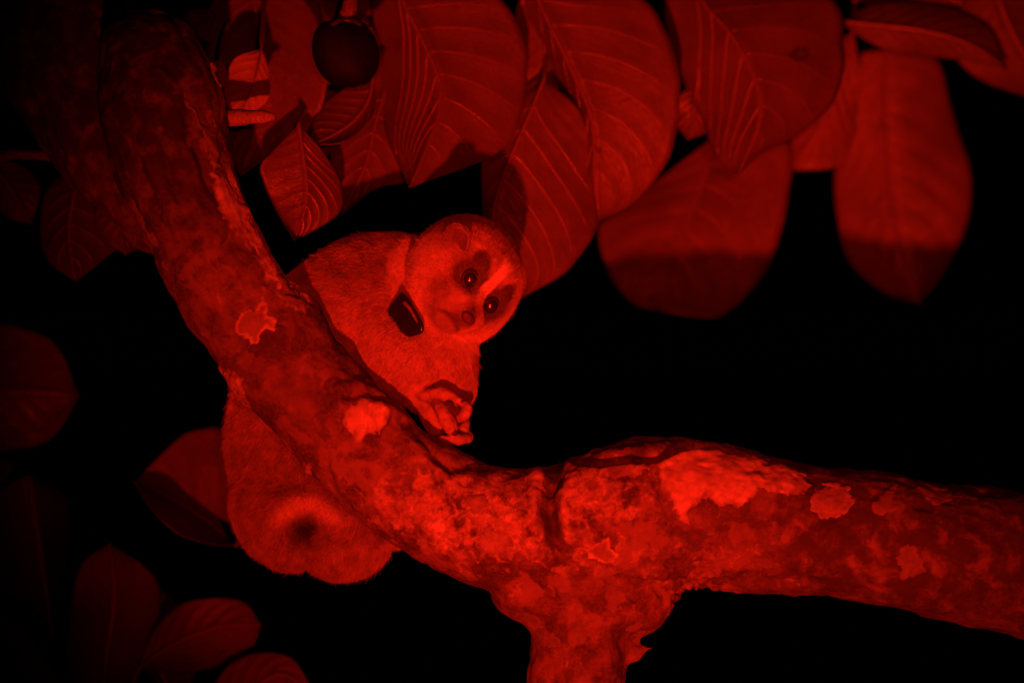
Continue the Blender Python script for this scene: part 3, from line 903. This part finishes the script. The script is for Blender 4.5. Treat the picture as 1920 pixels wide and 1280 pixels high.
# the hand: palm, thumb and four fingers of different lengths closed on the bark
B += chain([(838, 765, .020, 30), (826, 785, .018, 26)]) + chain([(806, 758, .013, 22), (812, 780, .011, 21), (820, 798, .012, 16)])
fingers = [
    [(794, 742, .006, 13), (812, 734, .000, 12), (838, 737, -.002, 12), (862, 751, .000, 11)],                # thumb across the top
    [(816, 748, .006, 14), (824, 762, -.004, 15), (835, 784, -.007, 15), (846, 802, -.004, 13)],              # index
    [(858, 750, .008, 12), (874, 759, .000, 12), (874, 773, -.003, 12), (862, 782, .000, 10)],                # middle
    [(868, 780, .012, 10), (876, 792, .008, 9), (870, 802, .006, 9), (862, 803, .009, 8)],                    # ring
    [(876, 806, .012, 9), (878, 821, .004, 10), (856, 824, .000, 10), (826, 823, .001, 8)],                   # little finger along the bark
]
for f_ in fingers:
    B += chain(f_, step=.3)
bv, bf, bed = blob(B, 0.00095, 5)

def local(p):
    return ((p - HC) @ HB) / HR
q = local(bv)
hm = sstep(1.75, 1.45, np.linalg.norm(q, axis=1)) * sstep(-.2, .2, q[:, 2])
bv = laplace(bv, bed, 26, .5, hm)
bn, bq = normals(bv, bf)
q = local(bv)
# eye sockets, mouth line, nostril crease, dent under the tail
EYE_L = [(-.305, .0, .93), (.305, .0, .93)]
EYE_R = 0.143
d = np.zeros(len(bv))
for e in EYE_L:
    dd = np.linalg.norm((q - np.array(e)) * np.array([1, 1, .6]), axis=1)
    d -= 0.0016 * np.exp(-(dd / .20) ** 2) - 0.0016 * np.exp(-((dd - .30) / .09) ** 2) * (q[:, 2] > .3)
mouth = np.abs(q[:, 1] + .64 + 0.09 * (np.abs(q[:, 0]) / .3) ** 2)
d -= 0.0013 * np.exp(-(mouth / .06) ** 2) * sstep(.30, .18, np.abs(q[:, 0])) * sstep(.6, .8, q[:, 2])
pxb = to_px(bv)
dn = np.hypot((pxb[:, 0] - 572) / 30, (pxb[:, 1] - 985) / 28)
d -= 0.0085 * np.exp(-dn ** 2) * (bn[:, 1] < 0)
d += 0.0030 * np.exp(-((dn - 1.9) / .55) ** 2) * (bn[:, 1] < 0) * sstep(1000, 950, pxb[:, 1])
is_head = np.linalg.norm(q / np.array([1.05, 1.05, 1.05]), axis=1) < 1.15
d += np.where(is_head, 0, 0.0016 * fbm(bv, 70, 3, 51))
hand_pts = np.array([P(*f_[k][:3]) for f_ in fingers for k in range(len(f_))])
hd = np.min(np.linalg.norm(bv[:, None, :] - hand_pts[None], axis=2), axis=1)
handw = sstep(.0085, .0055, hd)
d += handw * (0.0009 * fbm(bv, 260, 3, 55) - .0006 * np.abs(fbm(bv, 420, 2, 56)))
bv = bv + bn * d[:, None]
bv = laplace(bv, bed, 2, 0.4)
bn, bq = normals(bv, bf)

hand_poly = np.array([(f_[k][0], f_[k][1], f_[k][2]) for f_ in fingers for k in range(len(f_))])
hand_pts = np.array([P(*a) for a in hand_poly])

def coat(p):
    """coat colour (rgb), hair length (m), density weight, at points of the body"""
    n = len(p)
    qq = local(p)
    r, u, f = qq.T
    rad = np.linalg.norm(qq, axis=1)
    head = sstep(1.35, 1.12, rad / np.where(f > 0.55, 1.35, 1.0))
    pp = to_px(p)
    mott = fbm(p, 120, 4, 71)
    mott2 = fbm(p, 300, 3, 72)
    light = np.array([.58, .44, .30]); midc = np.array([.42, .295, .19]); dark = np.array([.085, .05, .032]); pale = np.array([.95, .86, .68])
    body = midc[None] * (1 + .34 * mott[:, None] + .32 * mott2[:, None])
    w = sstep(-.1, .3, mott + .25 * mott2)
    body = body * (1 - .35 * w[:, None]) + light[None] * (.35 * w[:, None])
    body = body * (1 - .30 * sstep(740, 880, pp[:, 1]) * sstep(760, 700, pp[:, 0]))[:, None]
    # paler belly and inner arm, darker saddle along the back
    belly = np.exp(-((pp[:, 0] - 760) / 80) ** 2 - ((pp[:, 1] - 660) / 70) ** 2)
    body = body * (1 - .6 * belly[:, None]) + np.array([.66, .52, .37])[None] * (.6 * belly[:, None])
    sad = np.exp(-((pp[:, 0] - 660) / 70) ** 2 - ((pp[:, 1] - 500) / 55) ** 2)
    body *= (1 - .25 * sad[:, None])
    under = np.exp(-((pp[:, 0] - 865) / 60) ** 2 - ((pp[:, 1] - 672) / 26) ** 2)  # soft shade below the ruff, painted into the coat
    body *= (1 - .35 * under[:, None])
    neck = np.exp(-((pp[:, 0] - 752) / 16) ** 2 - ((pp[:, 1] - 470) / 45) ** 2)  # shade of the neck crease, painted into the coat
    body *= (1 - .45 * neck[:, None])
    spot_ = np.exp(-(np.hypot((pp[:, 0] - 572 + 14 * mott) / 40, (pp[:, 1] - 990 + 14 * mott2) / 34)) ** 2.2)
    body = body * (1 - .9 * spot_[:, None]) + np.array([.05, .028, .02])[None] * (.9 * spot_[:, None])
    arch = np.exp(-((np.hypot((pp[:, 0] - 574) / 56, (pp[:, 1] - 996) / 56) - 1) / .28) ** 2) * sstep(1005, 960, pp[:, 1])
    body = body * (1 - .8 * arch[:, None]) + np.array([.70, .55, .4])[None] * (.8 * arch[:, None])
    # face
    hc = np.array([.48, .345, .23])[None] * (1 + .30 * mott[:, None] + .42 * mott2[:, None])
    def over(c, col, w):
        return c * (1 - w[:, None]) + np.asarray(col)[None] * w[:, None]
    cap = sstep(.5, .95, u) * sstep(.55, .2, np.abs(r))
    hc = over(hc, (.32, .22, .14), .5 * cap)
    side = sstep(.45, .75, np.abs(r)) * sstep(.5, .1, np.abs(u - .25))
    hc = over(hc, (.34, .24, .15), .35 * side)
    ruff = sstep(.74, .44, f) * sstep(.75, .3, u - r * .6)
    hc = over(hc, (.72, .58, .42), np.clip(.9 * ruff, 0, .9))
    mask = np.zeros(n)
    for s in (-1, 1):
        a = np.hypot((r - s * .31), (u - .02))
        mask = np.maximum(mask, sstep(.37, .25, a))
        b = np.hypot((r - s * .355) / .17, (u - .27) / .26)
        mask = np.maximum(mask, sstep(1.15, .75, b))
        c_ = np.hypot((r - s * .17) / .09, (u + .16) / .20)          # inner corner towards the nose
        mask = np.maximum(mask, .8 * sstep(1.2, .6, c_))
    mask *= (f > .3)
    hc = over(hc, dark, .86 * np.clip(mask * (1 + .25 * mott2), 0, 1))
    bl = sstep(.105 + .10 * sstep(.45, .8, u), .065 + .03 * sstep(.45, .8, u), np.abs(r)) * sstep(-.18, -.08, u) * sstep(.78, .50, u) * (f > .3)
    hc = over(hc, pale, .97 * bl)
    muz = sstep(.54, .34, np.hypot(r, (u + .46) * .95)) * sstep(.55, .85, f)
    hc = over(hc, (.52, .37, .26), .75 * muz)
    grey = sstep(.62, .45, np.hypot(r * .9, u + .35)) * (1 - muz) * (f > .4)
    hc = over(hc, (.34, .22, .14), .55 * grey * (1 - mask))
    liptone = np.exp(-((u + .64 + .09 * (np.abs(r) / .3) ** 2) / .06) ** 2) * sstep(.32, .2, np.abs(r)) * (f > .6)
    hc = over(hc, (.08, .045, .035), .85 * liptone)
    bridge = np.exp(-((r - .03) / .15) ** 2) * sstep(-.62, -.48, u) * sstep(-.12, -.26, u) * (f > .6)
    hc = over(hc, (.15, .085, .06), .62 * bridge)
    ns_ = np.hypot((r - .03) / .24, (u + .50) / .19)
    hc = over(hc, (.17, .10, .07), .75 * sstep(1.25, .65, ns_) * (f > .8))
    lump = np.exp(-((r + .24) / .13) ** 2 - ((u + .36) / .13) ** 2) * (f > .6)
    hc = over(hc, (.70, .54, .39), .85 * lump)
    chin = np.exp(-(np.hypot(r / .2, (u + .80) / .12)) ** 2) * (f > .5)
    hc = over(hc, (.22, .13, .09), .6 * chin)
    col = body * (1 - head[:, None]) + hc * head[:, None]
    length = .0037 * (1 - head) + .0031 * head
    length = length * (1 + .18 * mott)
    face = sstep(.95, .45, np.hypot(r, u + .2)) * (f > .35) * head
    length *= (1 - .48 * face)
    length = length * (1 - muz) + .0010 * muz
    arm = sstep(690, 760, pp[:, 1]) * sstep(740, 790, pp[:, 0]) * sstep(960, 920, pp[:, 0])
    length *= (1 - .5 * arm)
    length *= (1 + .05 * sstep(780, 900, pp[:, 1]))
    return np.clip(col, .01, .95), length, head

lor = obj('slow_loris', bv, bf, None, None, origin=P(640, 800, .06))
tag(lor, 'pale furred slow loris clinging behind the limb, head tilted towards the light', 'slow loris')
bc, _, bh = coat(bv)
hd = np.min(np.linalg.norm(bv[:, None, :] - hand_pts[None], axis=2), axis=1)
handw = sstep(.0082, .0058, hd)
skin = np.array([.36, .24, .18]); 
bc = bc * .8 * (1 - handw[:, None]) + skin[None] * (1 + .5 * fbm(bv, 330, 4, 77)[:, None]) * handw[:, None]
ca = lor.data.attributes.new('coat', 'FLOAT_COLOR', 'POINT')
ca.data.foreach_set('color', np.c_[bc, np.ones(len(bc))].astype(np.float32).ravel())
a = NT('coat_under')
at = a.n('ShaderNodeAttribute', attribute_name='coat')
nf = a.noise(a.n('ShaderNodeTexCoord').outputs['Object'], 1300, 3)
a.set(Base_Color=at.outputs['Color'], Roughness=.55, Specular_IOR_Level=.35, Normal=a.bump(a.noise(a.n('ShaderNodeTexCoord').outputs['Object'], 420, 4, .6), .7, .0012, a.bump(nf, .35, .0004)))
lor.data.materials.append(a.m)

# ---- ears: small cupped flaps half sunk in the fur
M_ear = plain('ear_skin', (0.17, 0.115, 0.08), 0.6, 0.3, 900, 0.25)
EAR = []
for s in (-1, 1):
    base = np.array([s * .76, .20, .58]) if s < 0 else np.array([.80, .30, -.45]); outw = np.array([s * .30, .62, -.05]); outw /= np.linalg.norm(outw)
    acr = np.cross(outw, [s * .8, .1, .55]); acr /= np.linalg.norm(acr); nrmv = np.cross(acr, outw)
    if nrmv[2] < 0: nrmv = -nrmv
    V, F = [], []
    ni, nj = 14, 17
    for i in range(ni):
        t_ = i / (ni - 1)
        for j in range(nj):
            w_ = (j / (nj - 1)) * 2 - 1
            wid = .26 * math.sqrt(max(0.0, 1 - (t_ * .98) ** 2.4)) + .012
            curl = .16 * w_ * w_ * (1 - .3 * t_) + .03 * math.sin(3 * w_ + 2 * t_)
            pt = base + outw * (t_ * .34) + acr * w_ * wid + nrmv * (curl - .05 + .16 * t_)
            V.append(H(*pt))
    for i in range(ni - 1):
        for j in range(nj - 1):
            F.append((i * nj + j, i * nj + j + 1, (i + 1) * nj + j + 1, (i + 1) * nj + j))
    EAR.append(np.array(V).reshape(ni, nj, 3))
    o = obj('ear', V, F, M_ear, lor)
    m = o.modifiers.new('thickness', 'SOLIDIFY'); m.thickness = .0009; m.offset = 0

# ---- fur: one strand per root, laid back from the nose
tri = np.vstack([bq[:, [0, 1, 2]], bq[bq[:, 2] != bq[:, 3]][:, [0, 2, 3]]])
ar = 0.5 * np.linalg.norm(np.cross(bv[tri[:, 1]] - bv[tri[:, 0]], bv[tri[:, 2]] - bv[tri[:, 0]]), axis=1)
cen = bv[tri].mean(1)
qc = local(cen)
hw = (np.linalg.norm(qc, axis=1) < 1.5)
wt = ar * np.where(hw, 2.3, 1.0)
NH = 330000
pick = rng.choice(len(tri), NH, p=wt / wt.sum())
b1, b2 = rng.random(NH), rng.random(NH)
sw = b1 + b2 > 1
b1[sw], b2[sw] = 1 - b1[sw], 1 - b2[sw]
tr = tri[pick]
b0 = 1 - b1 - b2
root = bv[tr[:, 0]] * b0[:, None] + bv[tr[:, 1]] * b1[:, None] + bv[tr[:, 2]] * b2[:, None]
nor = bn[tr[:, 0]] * b0[:, None] + bn[tr[:, 1]] * b1[:, None] + bn[tr[:, 2]] * b2[:, None]
nor /= np.linalg.norm(nor, axis=1, keepdims=True)
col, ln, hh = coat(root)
qr = local(root)
keep = np.ones(NH, bool)
for e in EYE_L:
    keep &= np.linalg.norm(qr - np.array(e), axis=1) > EYE_R * 1.36
keep &= np.linalg.norm((qr - np.array([.02, -.47, 1.38])) / np.array([1.15, .9, 1]), axis=1) > .125
hdr = np.min(np.linalg.norm(root[:, None, :] - hand_pts[None], axis=2), axis=1)
keep &= rng.random(NH) > sstep(.0095, .0062, hdr)
root, nor, col, ln, hh, qr = root[keep], nor[keep], col[keep], ln[keep], hh[keep], qr[keep]
for G in EAR:                                 # short hair on both faces of the ears
    for sg, cnt in ((1, 2600), (-1, 2600)):
        ii = rng.uniform(0, 12.99, cnt); jj = rng.uniform(0, 15.99, cnt)
        i0, j0 = ii.astype(int), jj.astype(int); fi, fj = (ii - i0)[:, None], (jj - j0)[:, None]
        pt_ = G[i0, j0] * (1 - fi) * (1 - fj) + G[i0 + 1, j0] * fi * (1 - fj) + G[i0, j0 + 1] * (1 - fi) * fj + G[i0 + 1, j0 + 1] * fi * fj
        nn_ = np.cross(G[i0 + 1, j0] - G[i0, j0] + 1e-9, G[i0, j0 + 1] - G[i0, j0])
        nn_ = sg * nn_ / (np.linalg.norm(nn_, axis=1, keepdims=True) + 1e-12)
        rimw = np.clip(sstep(.75, 1.0, np.abs(jj / 8 - 1)) + sstep(.75, 1, ii / 13), 0, 1)
        cc_ = np.array([.20, .14, .09])[None] * (1 - rimw[:, None]) + np.array([.46, .34, .23])[None] * rimw[:, None]
        root = np.vstack([root, pt_]); nor = np.vstack([nor, nn_]); col = np.vstack([col, cc_])
        ln = np.r_[ln, .0014 + .0008 * rimw]; hh = np.r_[hh, np.ones(cnt)]; qr = np.vstack([qr, local(pt_)])
n = len(root)
nosep = H(0, -.25, 1.25)
fl_head = root - nosep
fl_body = root - H(.1, .0, .2) + np.array([0, 0, -.02])
flow = fl_head / np.linalg.norm(fl_head, axis=1, keepdims=True) * hh[:, None] + fl_body / np.linalg.norm(fl_body, axis=1, keepdims=True) * (1 - hh[:, None])
jit = np.stack([fbm(root, 170, 3, 81), fbm(root, 170, 3, 82), fbm(root, 170, 3, 83)], 1)
flow = flow + 0.55 * jit + 0.16 * rng.normal(size=(n, 3))
flow -= nor * (flow * nor).sum(1, keepdims=True)
flow /= np.linalg.norm(flow, axis=1, keepdims=True) + 1e-9
ln = ln * rng.uniform(.65, 1.2, n)
lift = rng.uniform(.44, .88, n)
stray = rng.random(n) < .015
lift[stray] += .3; ln[stray] *= 1.3
NP_ = 5
pts = np.empty((n, NP_, 3))
s = np.linspace(0, 1, NP_)
for k in range(NP_):
    a_ = s[k]
    pts[:, k] = root + ln[:, None] * (nor * (lift * (a_ - .38 * a_ * a_))[:, None] + flow * (ln * 0 + .28 * a_ + .34 * a_ * a_)[:, None]) + np.array([0, 0, -1]) * (ln * .12 * a_ * a_)[:, None]
fur_d = bpy.data.hair_curves.new('fur')
fur_d.add_curves([NP_] * n)
org = WORLD[lor.name]
fur_d.attributes['position'].data.foreach_set('vector', (pts - org).astype(np.float32).ravel())
ra = fur_d.attributes.get('radius') or fur_d.attributes.new('radius', 'FLOAT', 'POINT')
rad = np.where(hh > .5, .000078, .000098)[:, None] * np.array([1.0, .95, .8, .55, .15])[None]
ra.data.foreach_set('value', rad.astype(np.float32).ravel())
fc_ = fur_d.attributes.new('fur_tone', 'FLOAT_COLOR', 'CURVE')
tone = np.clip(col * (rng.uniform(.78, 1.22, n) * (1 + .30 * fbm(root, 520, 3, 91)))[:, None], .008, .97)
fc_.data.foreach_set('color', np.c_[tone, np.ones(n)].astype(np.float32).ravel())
a = NT('fur_hair')
at = a.n('ShaderNodeAttribute', attribute_name='fur_tone')
hi = a.n('ShaderNodeHairInfo')
tipc = a.mix(a.math('MULTIPLY', hi.outputs['Intercept'], .35), at.outputs['Color'], (.80, .66, .48))
a.set(Base_Color=at.outputs['Color'], Roughness=.6, Specular_IOR_Level=.22)
fur_d.materials.append(a.m)
fur = bpy.data.objects.new('fur', fur_d)
COL.objects.link(fur)
fur.parent = lor
fur.location = (0, 0, 0)
fur['kind'] = 'stuff'

# ---- eyes
def eye_material():
    a = NT('eye')
    co = a.n('ShaderNodeTexCoord').outputs['Object']
    sep = a.n('ShaderNodeSeparateXYZ'); a.l(co, sep.inputs[0])
    r2 = a.math('SQRT', a.math('ADD', a.math('POWER', sep.outputs[0], 2.0), a.math('POWER', sep.outputs[1], 2.0)))
    er = EYE_R * HR
    n = a.noise(co, 1800, 3)
    iris = a.mix(a.ramp(n, .3, .7), (.020, .008, .005), (.040, .014, .007))
    c = a.mix(a.ramp(r2, er * .30, er * .36), (.03, .009, .006), iris)
    c = a.mix(a.ramp(r2, er * .72, er * .82), c, (.02, .008, .006))
    a.set(Base_Color=c, Roughness=.24, Specular_IOR_Level=.8, Coat_Weight=1.0, Coat_Roughness=.13, Coat_IOR=1.9)
    return a.m
M_eye = eye_material()
for e in EYE_L:
    c = H(*e) - fx * HR * .03
    ev_, ef_ = ico(5)
    o = obj('eye', (ev_ * EYE_R * HR), ef_, M_eye, None, origin=(0, 0, 0))
    # turn local z to look out of the face, a little outward
    look = (fx + (rx_ * (.18 if e[0] > 0 else -.18))); look /= np.linalg.norm(look)
    o.rotation_euler = Vector(look).to_track_quat('Z', 'Y').to_euler()
    place(o, c, lor)
    # eyelid rim
    n_ = 44
    lx = np.cross(look, [0, 0, 1]); lx /= np.linalg.norm(lx); ly = np.cross(look, lx)
    ring = []
    for k in range(n_ + 1):
        th = 2 * math.pi * k / n_
        # a slightly pointed inner corner towards the nose
        dv = lx * math.cos(th) + ly * math.sin(th)
        inner = -rx_ * np.sign(e[0]) * .75 - ux * .66
        w = max(0, dv @ inner) ** 6
        rr_ = EYE_R * HR * (.90 + .26 * w)
        ring.append(c + look * EYE_R * HR * (.47 - .12 * w) + dv * rr_)
    vv, ff = tube(np.array(ring), .00034, 8, cap=False)
    org_e = c
    R = o.rotation_euler.to_matrix().to_3x3()
    me = new_mesh('eyelid', [tuple(R.transposed() @ Vector(x - org_e)) for x in np.array(vv)], ff, M_lid)
    lo = bpy.data.objects.new('eyelid', me); COL.objects.link(lo); lo.parent = o

# ---- nose pad
nv_, nf_ = ico(4)
nn = nv_.copy()
nn[:, 0] *= 1.25; nn[:, 1] *= .82
cr = np.exp(-(nn[:, 0] / .12) ** 2) * (nn[:, 1] < .3)
nn *= (1 - .07 * cr)[:, None]
for s in (-1, 1):
    hole = np.exp(-(np.hypot(nn[:, 0] - s * .62, nn[:, 1] + .10) / .26) ** 2) * (nn[:, 2] > 0)
    nn *= (1 - .20 * hole)[:, None]
nw = H(.02, -.47, 1.37) + (nn * np.array([.118, .112, .10]) * HR) @ HB.T
obj('nose', nw, nf_, M_nose, lor)

# ---- fingernails
for f_, nm in zip(fingers[:4], range(4)):
    a_, b_ = f_[-2], f_[-1]
    pa, pb = P(*a_[:3]), P(*b_[:3])
    dr = (pb - pa) / np.linalg.norm(pb - pa)
    up = np.array([0, -1, .15]); up -= dr * (up @ dr); up /= np.linalg.norm(up)
    sd = np.cross(dr, up)
    sv, sf = ico(3)
    w = b_[3] * S
    nv2 = pb + dr * w * .55 + up * w * .72 + np.outer(sv[:, 0], dr) * w * .55 + np.outer(sv[:, 1], sd) * w * .45 + np.outer(sv[:, 2], up) * w * .22
    obj('fingernail', nv2, sf, M_lid, lor)

# ================================================================== the radio collar
cc = P(760, 588, .004)
col_ = empty('radio_collar', cc, 'dark glossy box-shaped radio collar under the chin of the loris', 'radio collar')
poly = [(752, 546), (727, 578), (727, 590), (752, 625), (766, 633), (793, 624), (796, 612), (784, 588), (768, 560)]
pc = np.array(poly, float)
cxy = pc.mean(0)
import bmesh
bm = bmesh.new()
fr_, bk_ = [], []
for (x, z) in pc:
    lean = (x - cxy[0]) * -.00012                # the face is tipped a little
    fr_.append(bm.verts.new(tuple(P(x, z, -.004 + lean) - cc)))
    bk_.append(bm.verts.new(tuple(P(cxy[0] + (x - cxy[0]) * 1.05, cxy[1] + (z - cxy[1]) * 1.05, .010 + lean) - cc)))
bm.faces.new(fr_[::-1]); bm.faces.new(bk_)
for k in range(len(pc)):
    k2 = (k + 1) % len(pc)
    bm.faces.new((fr_[k], fr_[k2], bk_[k2], bk_[k]))
bmesh.ops.recalc_face_normals(bm, faces=bm.faces)
bmesh.ops.bevel(bm, geom=[e for e in bm.edges], offset=.0016, segments=3, profile=.5, affect='EDGES', clamp_overlap=True)
me = bpy.data.meshes.new('transmitter'); bm.to_mesh(me); bm.free()
me.materials.append(M_plastic)
me.polygons.foreach_set('use_smooth', [True] * len(me.polygons))
o = bpy.data.objects.new('transmitter', me); COL.objects.link(o); o.parent = col_
# raised pale bead added as the highlight along the edge nearest the chin
bead = crom(np.array([P(757, 566, -.0052), P(768, 578, -.0056), P(776, 592, -.0058), P(784, 606, -.0058), P(788, 620, -.0054)]), 24)
vv, ff = tube(bead, np.linspace(.0011, .0005, 24), 8)
obj('highlight_bead', vv, ff, plain('bead_highlight', (.16, .11, .09), .14, .9, 900, .3, .0004), col_)
# strap round the neck
nc_ = P(790, 556, .036)
axis = HC - P(735, 545, .046); axis /= np.linalg.norm(axis)
e1 = np.cross(axis, [0, 1, 0]); e1 /= np.linalg.norm(e1); e2 = np.cross(axis, e1)
V, F = [], []
ns = 56
for k in range(ns):
    th = 2 * math.pi * k / ns
    dv = e1 * math.cos(th) + e2 * math.sin(th)
    r0 = 84 * S
    for (aa, bb) in ((-.0025, 0), (.0025, 0), (.0025, .0013), (-.0025, .0013)):
        V.append(nc_ + dv * (r0 + bb) + axis * aa)
for k in range(ns):
    k2 = (k + 1) % ns
    for j in range(4):
        F.append((k * 4 + j, k * 4 + (j + 1) % 4, k2 * 4 + (j + 1) % 4, k2 * 4 + j))
obj('strap', V, F, M_strap, col_, smooth=False)
